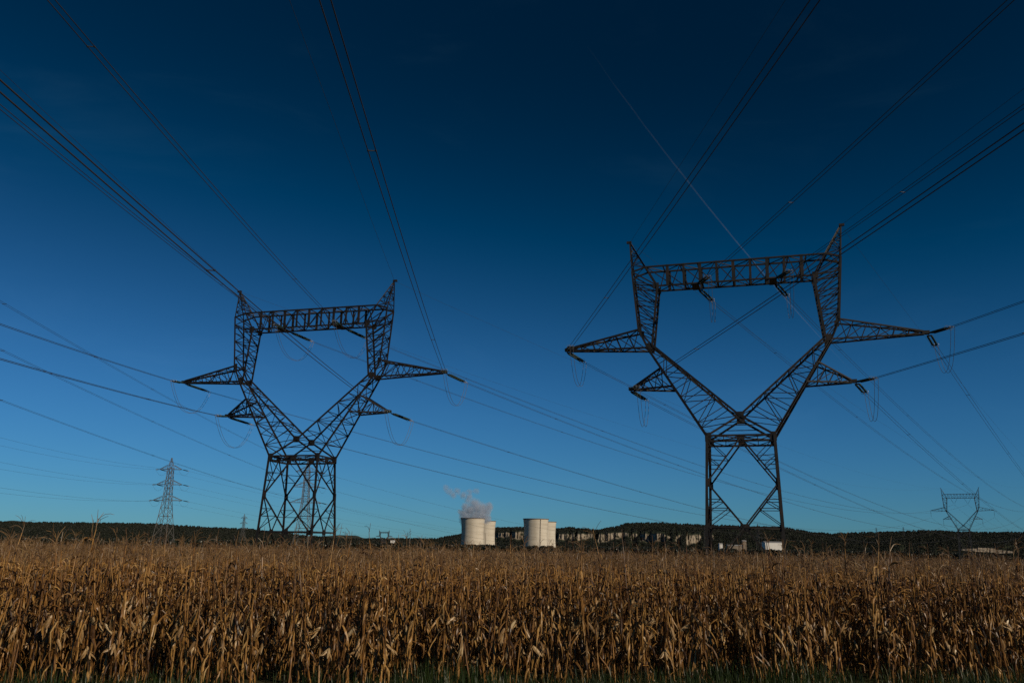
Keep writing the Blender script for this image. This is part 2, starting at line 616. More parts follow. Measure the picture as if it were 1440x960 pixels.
for T, nm, az0, sag0, esag in ((RT, 'right', R(180 - 3.5), 5, 4), (LT, 'left', R(180 - 1.75), 8, 4)):
    Dn = Vector((math.sin(az0), math.cos(az0), 0)) * 400
    for k, s, txt in phases:
        p = attach(P0, k, s, -.15)
        dn = local_dir(T, az0)
        en = place_string(T, p + dn * (BD * .9 if k == 'br' else .2), dn + Vector((0, 0, -4 * sag0 / 400 - .03)))
        far = ehang[(k, s)] if T is LT else ehang[(k, s)] - LT.location + RT.location
        if T is LT and k == 'ta' and False:
            pass
        dfw = (far - world_pt(T, p))
        az1 = math.atan2(dfw.x, dfw.y)
        df = local_dir(T, az1)
        sagf = 17
        ef = place_string(T, p + df * (BD * .9 if k == 'br' else .2), df + Vector((0, 0, -.13)))
        wn, wf = world_pt(T, en), world_pt(T, ef)
        span('power_line', f'twin conductor from the {nm} giant pylon\'s {txt} passing over the viewer', wn, wn + Dn, sag0, r=.031, group='twin conductors of the giant pylons')
        span('power_line', f'twin conductor from the {nm} giant pylon\'s {txt} receding to the far right', wf, far, sagf, group='twin conductors of the giant pylons')
        # jumper loop, two wires
        mb = MB()
        side = (ef - en).cross(Vector((0, 0, 1))).normalized()
        for q in (-1, 1):
            pts = []
            for i in range(17):
                tt = i / 16
                u = lerp(en, ef, tt) + side * (q * .22)
                sh = 1 - abs(2 * tt - 1) ** 2.4
                u.z -= 4.6 * sh
                pts.append(u)
            mb.tube(pts, .026, 5)
        mb.build('jumper_loop', M['jumper'], T)
    for s, txt in ((-1, 'left'), (1, 'right')):
        tip = world_pt(T, (s * P0['up'], 0, P0['hp'] - .1))
        span('earth_wire', f'thin single earth wire from the {nm} giant pylon\'s {txt} peak over the viewer', tip, tip + Dn, esag, False, .019, 'earth wires of the giant pylons')
        ep = world_pt(ET, (s * PE['up'], 0, PE['hp']))
        if T is RT:
            ep = ep - LT.location + RT.location
        span('earth_wire', f'thin single earth wire from the {nm} giant pylon\'s {txt} peak to the far right', tip, ep, 13, False, .014, 'earth wires of the giant pylons')
# next span beyond the distant pylon
for k, s, txt in phases:
    a = ehang[(k, s)]
    d = Vector((math.sin(R(37)), math.cos(R(37)), 0)) * 380
    span('power_line', f'twin conductor going on beyond the distant cat-head pylon from its {txt}', a, a + d + Vector((0, 0, -8)), 12, group='twin conductors beyond the distant pylon', n=30, spacers=False)


# ------------------------------------------------------------------ slim three-arm pylons
def slim_pylon(label, loc, yaw, mt, hgt=37.5, k=1.0, group=None, arms=True, simple_=False):
    t = thing('lattice_pylon', label, 'pylon', loc, -yaw, group)
    wd = lambda z: (3.55 - (3.55 - 1.35) * min(1, z / 20)) if z < 20 else 1.35 - (1.35 - .95) * (z - 20) / 13
    ring = lambda z, w=None: [Vector((x * (w or wd(z)), y * (w or wd(z)), z)) for x, y in ((-1, -1), (1, -1), (1, 1), (-1, 1))]
    f = hgt / 37.5
    mb = MB()
    lv = [-4, 4.5, 9, 13, 16.5, 20, 22.3, 24.6, 26.8, 29, 31.2, 33.3]
    for a, b in zip(lv[:-1], lv[1:]):
        truss(mb, [Vector((p.x, p.y, p.z * f)) for p in ring(a)], [Vector((p.x, p.y, p.z * f)) for p in ring(b)], 1, .2 * k, .1 * k, 'X', False)
    mb.build('mast', mt, t)
    mb = MB()
    truss(mb, [Vector((p.x, p.y, p.z * f)) for p in ring(33.3)], [Vector((p.x, p.y, p.z * f)) for p in ring(hgt / f, .12)], 3, .14 * k, .08 * k, 'Z', True)
    mb.build('earth_wire_peak', mt, t)
    tips = []
    for z, L in ((32.6, 5.2), (26.2, 6.0), (19.6, 6.8)):
        for s in (-1, 1):
            mb = MB()
            w = wd(z)
            tip = Vector((s * L, 0, z * f))
            for y in (-1, 1):
                mb.angle((s * w, y * w, z * f), tip, .16 * k)
                mb.angle((s * w, y * w, (z + 1.9) * f), tip, .14 * k)
                for q in (.3, .6):
                    mb.angle(lerp((s * w, y * w, z * f), tip, q), lerp((s * w, y * w, (z + 1.9) * f), tip, q), .07 * k)
            for q in (.25, .5, .75):
                mb.angle(lerp((s * w, -w, z * f), tip, q), lerp((s * w, w, z * f), tip, q), .07 * k)
            mb.build('cross_arm', mt, t)
            tips.append((s, z, tip))
    return t, tips


slimg = 'slim grey three-arm pylons'
lvl = {32.6: 'top', 26.2: 'middle', 19.6: 'bottom'}
pA = at(229.5, 757, 372)
pB = at(425.5, 760, 372)
A_, tipsA = slim_pylon('slim pale grey three-arm lattice pylon standing alone left of the left giant pylon', (pA.x, pA.y, -1), R(8), M['galv'], 38, 1.15, slimg)
B_, tipsB = slim_pylon('slim grey three-arm lattice pylon seen between the legs of the left giant pylon', (pB.x, pB.y, -1), R(2), M['galv'], 38, 1.15, slimg)
m1 = at(1067, 772, 1160)
m2 = at(993, 771, 1160)
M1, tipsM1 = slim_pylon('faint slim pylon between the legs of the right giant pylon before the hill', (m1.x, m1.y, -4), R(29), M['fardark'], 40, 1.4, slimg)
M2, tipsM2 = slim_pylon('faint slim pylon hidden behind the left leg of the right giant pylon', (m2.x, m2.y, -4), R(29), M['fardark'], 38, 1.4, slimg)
pc = at(341, 757, 1130)
C_, _t = slim_pylon('small far lattice pylon just left of the left giant pylon\'s foot', (pc.x, pc.y, -4), R(20), M['galv'], 40.5, 1.5, slimg)

for T, tips, far, tf, azb, nm, sagb in ((A_, tipsA, M2, tipsM2, R(178), 'lone left slim pylon', 7), (B_, tipsB, M1, tipsM1, R(177), 'slim pylon amid left giant\'s legs', 4)):
    for (s, z, tip), (_, _, tip2) in zip(tips, tf):
        if T is B_ and s < 0:
            continue
        side = 'left' if s < 0 else 'right'
        dn = local_dir(T, azb)
        en = place_string(T, tip + dn * .1, dn + Vector((0, 0, -.1)), 2.2, True)
        w0 = world_pt(T, en)
        tw = nm[0] == 's'
        span('power_line', f'{"twin" if tw else "thin"} wire from {nm}, {lvl[z]} {side} arm, toward left edge', w0, w0 + Vector((math.sin(azb), math.cos(azb), 0)) * (400 if T is B_ else 310) + Vector((0, 0, 8)), sagb, tw, .02 if tw else .022, 'wires of the slim pylons', 50)
        w2 = world_pt(far, tip2)
        az = math.atan2(w2.x - T.location.x, w2.y - T.location.y)
        df = local_dir(T, az)
        ef = place_string(T, tip + df * .1, df + Vector((0, 0, -.12)), 2.2, True)
        span('power_line', f'{"twin" if tw else "thin"} wire from {nm}, {lvl[z]} {side} arm, receding right', world_pt(T, ef), w2, 24, tw, .018 if tw else .022, 'wires of the slim pylons', 50, spacers=False)
        mb = MB()
        pts = []
        for i in range(11):
            tt = i / 10
            u = lerp(en, ef, tt)
            u.z -= 2.2 * (1 - abs(2 * tt - 1) ** 2.2)
            pts.append(u)
        mb.tube(pts, .03, 4)
        mb.build('jumper_loop', M['wire'], T)

pd = at(540, 759, 2270)
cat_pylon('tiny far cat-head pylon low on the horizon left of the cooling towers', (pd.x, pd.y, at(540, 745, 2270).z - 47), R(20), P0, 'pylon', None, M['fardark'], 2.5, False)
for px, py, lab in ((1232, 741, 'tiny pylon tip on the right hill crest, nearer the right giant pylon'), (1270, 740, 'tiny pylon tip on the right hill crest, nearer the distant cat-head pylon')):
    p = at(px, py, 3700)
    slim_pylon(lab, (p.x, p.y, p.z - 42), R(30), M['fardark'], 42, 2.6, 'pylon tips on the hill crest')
pp = at(577, 743, 1500)
t = thing('mast', 'lone thin leaning mast on the horizon left of the cooling towers', 'mast', (pp.x + .6, pp.y, pp.z - 26))
mb = MB()
mb.tube([(0, 0, 0), (-.3, 0, 13), (-.9, 0, 26)], [.5, .42, .25], 6)
mb.build('pole', M['fardark'], t)
mb = MB()
mb.box((-.85, 0, 24.8), (1.8, .3, .3))
mb.box((-.75, 0, 22.5), (1.4, .3, .3))
mb.build('antenna_bar', M['fardark'], t)


# ------------------------------------------------------------------ cooling towers
def concrete():
    m, nt, b = mat('stained_concrete')
    c1, _ = noise_ramp(nt, .05, [(.3, (.45, .4, .32)), (.55, (.57, .52, .43)), (.75, (.64, .59, .5))], stretch=(1, 1, .12), detail=6)
    c2, _ = noise_ramp(nt, .35, [(.3, (.74, .71, .66)), (.6, (1, 1, 1))], stretch=(.05, .05, .7), detail=6)
    mx = node(nt, 'ShaderNodeMix', data_type='RGBA', blend_type='MULTIPLY')
    mx.inputs[0].default_value = .75
    nt.links.new(c1, mx.inputs[6])
    nt.links.new(c2, mx.inputs[7])
    nt.links.new(mx.outputs[2], b.inputs['Base Color'])
    b.inputs['Roughness'].default_value = .85
    b.inputs['Specular IOR Level'].default_value = .2
    return m


M['concrete'] = concrete()
M['concrete_dark'] = simple('weathered_concrete_rim', [(.3, (.12, .1, .085)), (.7, (.2, .17, .14))], .1, .9)


def cooling_tower(label, px, py, Y, ladder_ang=None):
    p = at(px, py, Y)
    t = thing('cooling_tower', label, 'cooling tower', (p.x, p.y, p.z - 128), 0, 'cooling towers of the power station')
    rad = lambda d: 28.0 * math.sqrt(1 + ((d - 40) / (92 if d < 40 else 90 if d < 80 else 68)) ** 2) if d < 80 else 28.0 * 1.0943 + (d - 80) * .26 + max(0, d - 80) ** 2 * .0022
    mb = MB()
    pr = [(rad(d), 128 - d) for d in np.linspace(120, 1.8, 40)]
    pi_ = [(rad(d) - .6, 128 - d) for d in np.linspace(1.8, 120, 30)]
    mb.lathe(pr + pi_ + pr[:1], 72)
    mb.build('shell', M['concrete'], t, True)
    mb = MB()
    r0 = rad(0)
    mb.lathe([(r0 + .1, 126.2), (r0 + .9, 126.4), (r0 + .9, 128), (r0 - .8, 128), (r0 - .8, 126.2), (r0 + .1, 126.2)], 72)
    mb.build('rim', M['concrete_dark'], t)
    mb = MB()
    for i in range(36):
        a, b = 2 * PI * i / 36, 2 * PI * (i + 1) / 36
        for (a0, a1) in ((a, (a + b) / 2), (b, (a + b) / 2)):
            mb.tube([(54 * math.cos(a0), 54 * math.sin(a0), 0), (rad(120) * math.cos(a1), rad(120) * math.sin(a1), 8.2)], .6, 6)
    mb.build('support_columns', M['concrete'], t)
    if ladder_ang is not None:
        mb = MB()
        ca, sa = math.sin(ladder_ang), -math.cos(ladder_ang)
        for i in range(27):
            d = 2 + i * 4
            rr = rad(d) + .5
            mb.box((ca * rr, sa * rr, 128 - d - 1), (1.5, 1.5, 2.6), 0, ladder_ang)
            rr2 = rad(d + 4) + .3
            mb.angle((ca * rr, sa * rr, 128 - d), (ca * rr2, sa * rr2, 124 - d), .5)
        mb.build('ladder', M['concrete_dark'], t)
    return t


T1 = cooling_tower('wide pale cooling tower on the left with steam rising from its mouth', 665.2, 728.2, 2190)
T1b = cooling_tower('cooling tower half hidden behind the steaming one', 682.5, 732.0, 2500)
T2 = cooling_tower('wide pale cooling tower with a dark ladder line down its side, without steam', 753.6, 729.0, 2090, R(20))
T2b = cooling_tower('cooling tower half hidden behind the one with the ladder line', 766.8, 733.0, 2400)


# steam plume
def steam():
    c = T1.location + Vector((0, 0, 128))
    s = 2190 / F
    # centre in picture pixels relative to the mouth, radius in pixels
    blobs = [(-9, -1, 0, 10), (4, -2, 0, 12), (10, 4, 2, 10), (17, 0, 10, 8), (-12, 6, 0, 7), (-28, 31, -2, 5), (-6, 29, 0, 5), (-5, 10, 2, 10), (6, 13, 4, 11), (15, 11, 8, 10), (21, 16, 10, 6.5), (-11, 15, 0, 6), (2, 20, 2, 8), (-8, 24, 0, 5),
             (-14, 31, 0, 5.5), (-23, 36, 0, 5.5), (-33, 35, -3, 5.5), (-38, 40, -4, 5), (-6, 35, 2, 5), (3, 37, 3, 5), (-18, 9, 0, 4)]
    blobs = [Vector((b[0] * s, b[2] * s, b[1] * s)).to_tuple() + (b[3] * s,) for b in blobs]
    mb = MB()
    import bmesh
    bm = bmesh.new()
    for (x, y, z, r) in blobs:
        g = bmesh.ops.create_icosphere(bm, subdivisions=3, radius=r * 1.15)
        for v in g['verts']:
            q = Vector((x, y, z)) + v.co
            v.co = q + v.co.normalized() * noise.noise(q / 9) * r * .25
    me = bpy.data.meshes.new('steam_plume')
    bm.to_mesh(me)
    bm.free()
    o = link('steam_plume', me)
    o.location = c
    md = o.modifiers.new('merge', 'REMESH')
    md.mode = 'VOXEL'
    md.voxel_size = 2.0
    dg = bpy.context.evaluated_depsgraph_get()
    me2 = bpy.data.meshes.new_from_object(o.evaluated_get(dg))
    me2.name = 'steam_plume'
    o.modifiers.clear()
    o.data = me2
    m = bpy.data.materials.new('steam')
    m.use_nodes = True
    nt = m.node_tree
    nt.nodes.clear()
    out = node(nt, 'ShaderNodeOutputMaterial')
    vol = node(nt, 'ShaderNodeVolumePrincipled')
    vol.inputs['Color'].default_value = (.64, .71, .82, 1)
    vol.inputs['Anisotropy'].default_value = .0
    tc = node(nt, 'ShaderNodeTexCoord')
    cur = None
    wn = node(nt, 'ShaderNodeTexNoise')
    wn.inputs['Scale'].default_value = .06
    wn.inputs['Detail'].default_value = 2
    nt.links.new(tc.outputs['Object'], wn.inputs['Vector'])
    wo = node(nt, 'ShaderNodeVectorMath', operation='MULTIPLY_ADD')
    wo.inputs[1].default_value = (14, 14, 14)
    nt.links.new(wn.outputs['Color'], wo.inputs[0])
    sub = node(nt, 'ShaderNodeVectorMath', operation='SUBTRACT')
    nt.links.new(tc.outputs['Object'], wo.inputs[2])
    nt.links.new(wo.outputs[0], sub.inputs[0])
    sub.inputs[1].default_value = (7, 7, 7)
    for (x, y, z, r) in blobs:
        dn = node(nt, 'ShaderNodeVectorMath', operation='DISTANCE')
        nt.links.new(sub.outputs[0], dn.inputs[0])
        dn.inputs[1].default_value = (x, y, z)
        mm = node(nt, 'ShaderNodeMath', operation='MULTIPLY_ADD')
        nt.links.new(dn.outputs['Value'], mm.inputs[0])
        mm.inputs[1].default_value = -1 / r
        mm.inputs[2].default_value = 1.0
        if cur is None:
            cur = mm
        else:
            mx = node(nt, 'ShaderNodeMath', operation='SMOOTH_MAX')
            mx.inputs[2].default_value = .25
            nt.links.new(cur.outputs[0], mx.inputs[0])
            nt.links.new(mm.outputs[0], mx.inputs[1])
            cur = mx
    nz = node(nt, 'ShaderNodeTexNoise')
    nz.inputs['Scale'].default_value = .085
    nz.inputs['Detail'].default_value = 4
    nz.inputs['Roughness'].default_value = .6
    nt.links.new(tc.outputs['Object'], nz.inputs['Vector'])
    a = node(nt, 'ShaderNodeMath', operation='MULTIPLY_ADD')
    nt.links.new(nz.outputs['Fac'], a.inputs[0])
    a.inputs[1].default_value = 1.5
    a.inputs[2].default_value = -.57
    b = node(nt, 'ShaderNodeMath', operation='ADD')
    nt.links.new(a.outputs[0], b.inputs[0])
    nt.links.new(cur.outputs[0], b.inputs[1])
    cl = node(nt, 'ShaderNodeMath', operation='MAXIMUM')
    nt.links.new(b.outputs[0], cl.inputs[0])
    cl.inputs[1].default_value = 0
    # thinner with height
    sx = node(nt, 'ShaderNodeSeparateXYZ')
    nt.links.new(tc.outputs['Object'], sx.inputs[0])
    mr = node(nt, 'ShaderNodeMapRange')
    mr.inputs['From Min'].default_value = 10
    mr.inputs['From Max'].default_value = 70
    mr.inputs['To Min'].default_value = .15
    mr.inputs['To Max'].default_value = .06
    nt.links.new(sx.outputs['Z'], mr.inputs['Value'])
    mu = node(nt, 'ShaderNodeMath', operation='MULTIPLY')
    nt.links.new(cl.outputs[0], mu.inputs[0])
    nt.links.new(mr.outputs[0], mu.inputs[1])
    nt.links.new(mu.outputs[0], vol.inputs['Density'])
    nt.links.new(vol.outputs[0], out.inputs['Volume'])
    o.data.materials.clear()
    o.data.materials.append(m)
    tag(o, 'grey white steam cloud billowing up leftwards from the left cooling tower', 'steam', kind='stuff')


steam()

# ------------------------------------------------------------------ ground, hills, cliffs, woods
NZ = lambda x, y, z=0.: noise.noise(Vector((x, y, z)))


def ground_z(x, y):
    r = math.hypot(x, y)
    t = min(1, max(0, (r - 1050) / 900))
    return -.0105 * min(434, max(0, y - 16)) - 52 * t * t * (3 - 2 * t)


def ground():
    v, f = [], []
    rs = [0.01, 4, 8, 12, 16, 20, 30, 45, 70, 110, 180, 260, 340, 420, 500, 600, 720, 850, 1000, 1200, 1400, 1600, 1900, 2400, 3200, 4500, 7000, 12000, 20000, 29500]
    n = 192
    for r in rs:
        for k in range(n):
            a = 2 * PI * k / n
            x, y = r * math.sin(a), r * math.cos(a)
            v.append((x, y, ground_z(x, y)))
    for i in range(len(rs) - 1):
        for k in range(n):
            f.append((i * n + k, i * n + (k + 1) % n, (i + 1) * n + (k + 1) % n, (i + 1) * n + k)[::-1])
    f.append(tuple(range(n)))
    me = bpy.data.meshes.new('ground')
    me.from_pydata(v, [], f)
    m, nt, b = mat('ground_soil_and_fields')
    c1, _ = noise_ramp(nt, 2.5, [(.3, (.035, .028, .018)), (.5, (.06, .048, .03)), (.72, (.085, .07, .045))], detail=8)
    c2, _ = noise_ramp(nt, .004, [(.4, (.5, .75, .4)), (.55, (1, 1, 1)), (.65, (.6, .7, .5))], detail=2)
    mx = node(nt, 'ShaderNodeMix', data_type='RGBA', blend_type='MULTIPLY')
    mx.inputs[0].default_value = .8
    nt.links.new(c1, mx.inputs[6])
    nt.links.new(c2, mx.inputs[7])
    nt.links.new(mx.outputs[2], b.inputs['Base Color'])
    b.inputs['Roughness'].default_value = .95
    b.inputs['Specular IOR Level'].default_value = .1
    me.materials.append(m)
    o = link('ground', me)
    tag(o, kind='structure')


ground()

CREST = [(-400, 735), (-100, 735), (0, 734), (60, 735), (150, 736), (220, 737), (260, 740), (300, 742.5), (340, 744), (400, 750), (440, 755), (480, 758), (560, 758), (610, 758), (640, 753), (665, 748), (700, 742.5),
         (730, 742), (780, 744), (800, 742), (825, 744), (842, 745.5), (860, 742), (885, 736), (920, 735), (960, 737), (1005, 739), (1060, 741), (1105, 742), (1120, 745.5), (1150, 749.5), (1170, 751), (1215, 749), (1260, 748),
         (1310, 746), (1345, 748), (1400, 749), (1440, 749), (1700, 752), (2000, 752)]
# cliff runs: x0, x1, top at x0, bottom at x0, top at x1, bottom at x1
CLIFFS = [(697, 717, 749, 756, 748.5, 753), (719, 738, 747, 756.5, 747, 756), (784, 800, 750, 758, 749.5, 756), (802, 808, 749, 759, 749, 757), (811, 834, 749, 757.5, 750, 756),
          (841, 883, 750, 763, 748.5, 751), (887, 896, 749.5, 759, 749, 757), (899, 936, 750, 760.5, 749.5, 759), (938, 943, 752, 757, 752, 757), (950, 958, 752, 762, 751, 757), (964, 985, 750.5, 766, 750, 760), (991, 1003, 752, 758, 752, 757)]
QUARRY = [(1352, 1374, 771.5, 773.5, 770.5, 775), (1374, 1400, 769.5, 775, 771, 777), (1400, 1424, 772.5, 778, 774.5, 777)]


def curve(pts, x):
    for (x0, y0), (x1, y1) in zip(pts, pts[1:]):
        if x <= x1:
            t = (x - x0) / (x1 - x0)
            t = t * t * (3 - 2 * t)
            return y0 + (y1 - y0) * max(0, t)
    return pts[-1][1]


def slope_at(px, py):
    d = ray(px, py)
    return d.x / d.y, d.z / d.y      # horizontal and vertical tangent per unit of depth


def hills():
    xs = np.arange(-400, 1900, 1.25)
    rows = []
    rock = []
    base_sl = -.0165
    for px in xs:
        cy = curve(CREST, px)
        cy += .5 * NZ(px / 11, 3.1) + .35 * NZ(px / 4, 7.7)
        hx, top = slope_at(px, cy)
        cl = None
        for c in CLIFFS:
            if c[0] <= px <= c[1]:
                t = (px - c[0]) / (c[1] - c[0])
                e = min(1, min(px - c[0], c[1] - px) / 2.5 + .35)
                yt, yb = c[2] + (c[4] - c[2]) * t, c[3] + (c[5] - c[3]) * t
                yt += 2.2 * NZ(px / 5.0, 1.3)
                yb += 3.0 * NZ(px / 6.0, 5.3)
                mid = (yt + yb) / 2
                cl = (mid + (yt - mid) * e, mid + (yb - mid) * e)
        prof, rk = [], []
        Yc = 3450 + 130 * NZ(px / 60, .4) + 30 * NZ(px / 9., 2.2) + (14 * NZ(px / 2.2, 8.2))
        sl = lambda y: slope_at(px, y)[1]
        if cl is None:
            mid = base_sl + (top - base_sl) * .62
            pts = [(2500, base_sl * 1.3), (Yc - 40, mid), (Yc + 60, mid + (top - mid) * .35), (3950, top), (4600, top * .82 - .001), (6500, -.004)]
            seg = [26, 5, 10, 5, 3]
            flag = [0, 0, 0, 0, 0]
        else:
            zt, zb = sl(cl[0]), sl(cl[1])
            pts = [(2500, base_sl * 1.3), (Yc, zb), (Yc + 14, zt), (3950, max(top, zt + .0005)), (4600, top * .82 - .001), (6500, -.004)]
            seg = [26, 5, 10, 5, 3]
            flag = [0, 1, 0, 0, 0]
        for k in range(5):
            (y0, s0), (y1, s1) = pts[k], pts[k + 1]
            for i in range(seg[k]):
                t = i / seg[k]
                Y = y0 + (y1 - y0) * t
                if flag[k] and 0 < i:
                    Y += 7 * NZ(px / 1.8, i * 1.7, 4)
                z = (s0 + (s1 - s0) * (t if k != 0 else t ** 1.5)) * Y
                prof.append((hx * Y, Y, H + z))
                rk.append(1.0 if flag[k] else 0.0)
        prof.append((hx * 6500, 6500, H - 40))
        rk.append(0)
        rows.append(prof)
        rock.append(rk)
    n = len(rows[0])
    v = [p for r in rows for p in r]
    f = []
    for i in range(len(rows) - 1):
        for k in range(n - 1):
            f.append((i * n + k, (i + 1) * n + k, (i + 1) * n + k + 1, i * n + k + 1))
    me = bpy.data.meshes.new('hills')
    me.from_pydata(v, [], f)
    at_ = me.attributes.new('rock', 'FLOAT', 'POINT')
    at_.data.foreach_set('value', [x for r in rock for x in r])
    m, nt, b = mat('hillside_scrub_and_rock')
    c1, _ = noise_ramp(nt, .02, [(.35, (.014, .019, .012)), (.55, (.022, .028, .016)), (.75, (.035, .038, .022))], detail=8)
    c2, _ = noise_ramp(nt, .05, [(.3, (.07, .06, .045)), (.42, (.2, .165, .125)), (.58, (.32, .275, .215)), (.78, (.43, .38, .31))], detail=8, stretch=(1, 1, .35), rough=.7)
    a = node(nt, 'ShaderNodeAttribute', attribute_name='rock')
    mx = node(nt, 'ShaderNodeMix', data_type='RGBA')
    sc_, _n = noise_ramp(nt, .045, [(.52, (1, 1, 1)), (.62, (.05, .05, .05))], detail=7, stretch=(1, 1, .6))
    rm = node(nt, 'ShaderNodeMath', operation='MULTIPLY')
    nt.links.new(a.outputs['Fac'], rm.inputs[0])
    nt.links.new(sc_, rm.inputs[1])
    nt.links.new(rm.outputs[0], mx.inputs[0])
    nt.links.new(c1, mx.inputs[6])
    nt.links.new(c2, mx.inputs[7])
    nt.links.new(mx.outputs[2], b.inputs['Base Color'])
    b.inputs['Roughness'].default_value = .95
    b.inputs['Specular IOR Level'].default_value = .1
    me.materials.append(m)
    o = link('hills', me)
    tag(o, kind='structure')
    return rows, rock, xs


rows, rock, hx_ = hills()

# quarry scars on the right hill, cut benches of pale rock
mb = MB()
for (x0, x1, t0, b0, t1, b1) in QUARRY:
    N = int((x1 - x0) / 1.5) + 1
    P1 = []
    for i in range(N + 1):
        px = x0 + (x1 - x0) * i / N
        t = i / N
        yt, yb = t0 + (t1 - t0) * t + .4 * NZ(px / 3, 1), b0 + (b1 - b0) * t + .5 * NZ(px / 3, 6)
        Y = 2430 + 10 * NZ(px / 3, 9)
        P1.append((at(px, yb, Y), at(px, (yt + yb) / 2, Y + 14 + 6 * NZ(px / 2, 3)), at(px, yt, Y + 26), at(px, yt + 2.5, Y + 110)))
    for q0, q1 in zip(P1, P1[1:]):
        for k in range(3):
            mb.add([q0[k], q1[k], q1[k + 1], q0[k + 1]], [(0, 1, 2, 3)])
M['quarry'] = simple('pale_quarry_rock', [(.35, (.05, .045, .035)), (.48, (.17, .145, .115)), (.6, (.3, .26, .21)), (.75, (.4, .355, .3))], .09, .95, 0, .1)
o = mb.build('cliff', M['quarry'])
tag(o, kind='structure')

# far blue ridge
v, f = [], []
FR = [(-500, 738), (-60, 737), (0, 733), (18, 731.5), (40, 733.5), (70, 737), (120, 741), (380, 757), (430, 755.5), (455, 753.5), (480, 752), (500, 752.5), (512, 756), (560, 759), (640, 760), (800, 763), (1500, 772)]
xs = list(np.arange(-500, 1500, 4))
for px in xs:
    hx, sl = slope_at(px, curve(FR, px) + .4 * NZ(px / 14, 1.7))
    for Y, k in ((13000, -.02), (14500, sl * .6 - .002), (16500, sl), (19000, sl * .8), (24000, -.01)):
        v.append((hx * Y, Y, H + k * Y))
for i in range(len(xs) - 1):
    for k in range(4):
        f.append((i * 5 + k, (i + 1) * 5 + k, (i + 1) * 5 + k + 1, i * 5 + k + 1))
me = bpy.data.meshes.new('hills')
me.from_pydata(v, [], f)
M['ridge'] = simple('far_forest', [(.3, (.03, .038, .03)), (.7, (.06, .068, .05))], .002, .95, 0, .05)
me.materials.append(M['ridge'])
tag(link('hills', me), kind='structure')


# tree crowns: little shared library, scattered as one mass each
def scatter(name, pts, rots, scales, idx, lib, label=None, cat=None):
    me = bpy.data.meshes.new(name)
    me.from_pydata([tuple(p) for p in pts], [], [])
    for nm, typ, dat in (('rot', 'FLOAT_VECTOR', np.asarray(rots, dtype=np.float32).ravel()), ('scl', 'FLOAT', np.asarray(scales, dtype=np.float32)), ('idx', 'INT', np.asarray(idx, dtype=np.int32))):
        a = me.attributes.new(nm, typ, 'POINT')
        a.data.foreach_set('vector' if typ == 'FLOAT_VECTOR' else 'value', dat)
    o = link(name, me)
    ng = bpy.data.node_groups.new(name, 'GeometryNodeTree')
    ng.interface.new_socket('Geometry', in_out='INPUT', socket_type='NodeSocketGeometry')
    ng.interface.new_socket('Geometry', in_out='OUTPUT', socket_type='NodeSocketGeometry')
    gi, go = ng.nodes.new('NodeGroupInput'), ng.nodes.new('NodeGroupOutput')
    iop = ng.nodes.new('GeometryNodeInstanceOnPoints')
    jn = ng.nodes.new('GeometryNodeGeometryToInstance')
    for lo in reversed(lib):
        oi = ng.nodes.new('GeometryNodeObjectInfo')
        oi.inputs['Object'].default_value = lo
        oi.inputs['As Instance'].default_value = True
        ng.links.new(oi.outputs['Geometry'], jn.inputs[0])
    iop.inputs['Pick Instance'].default_value = True

    def attr(nm, typ):
        n = ng.nodes.new('GeometryNodeInputNamedAttribute')
        n.data_type = typ
        n.inputs['Name'].default_value = nm
        return n.outputs['Attribute']
    ng.links.new(gi.outputs[0], iop.inputs['Points'])
    ng.links.new(jn.outputs[0], iop.inputs['Instance'])
    ng.links.new(attr('idx', 'INT'), iop.inputs['Instance Index'])
    er = ng.nodes.new('FunctionNodeEulerToRotation')
    ng.links.new(attr('rot', 'FLOAT_VECTOR'), er.inputs[0])
    ng.links.new(er.outputs[0], iop.inputs['Rotation'])
    ng.links.new(attr('scl', 'FLOAT'), iop.inputs['Scale'])
    ng.links.new(iop.outputs[0], go.inputs[0])
    md = o.modifiers.new('scatter', 'NODES')
    md.node_group = ng
    tag(o, label, cat, kind='stuff')
    return o


M['foliage'] = leaf_material('tree_foliage', [(.15, (.009, .013, .009)), (.5, (.015, .02, .013)), (.9, (.032, .033, .019))], .08)


def crown_lib():
    lib = []
    for q in range(5):
        r = random.Random(q)
        mb = MB()
        mb.tube([(0, 0, -.3), (0, 0, .5)], [.06, .03], 5)
        for i in range(150):
            a, b = r.uniform(0, 2 * PI), r.uniform(-.55, 1)
            rad = r.uniform(.55, 1) ** .5
            w = math.sqrt(max(0, 1 - b * b)) * (.42 + .08 * math.sin(3 * a + q))
            c = Vector((math.cos(a) * w * rad, math.sin(a) * w * rad, .55 + b * .48 * rad + .05 * math.sin(2 * a)))
            s = r.uniform(.07, .14)
            m3 = Euler((r.uniform(0, 6), r.uniform(0, 6), r.uniform(0, 6))).to_matrix()
            vs = [c + m3 @ Vector(p) * s for p in ((-1, -.6, 0), (.9, -.8, .2), (1, .7, -.1), (-.3, 1, .2), (-1, .3, -.1))]
            mb.add(vs, [(0, 1, 2), (0, 2, 3), (0, 3, 4)])
        me = mb.mesh('tree_crown', M['foliage'])
        a = me.attributes.new('lv', 'FLOAT', 'FACE')
        a.data.foreach_set('value', [r.random() for _ in me.polygons])
        lib.append(bpy.data.objects.new('tree_crown', me))
    return lib


CROWNS = crown_lib()


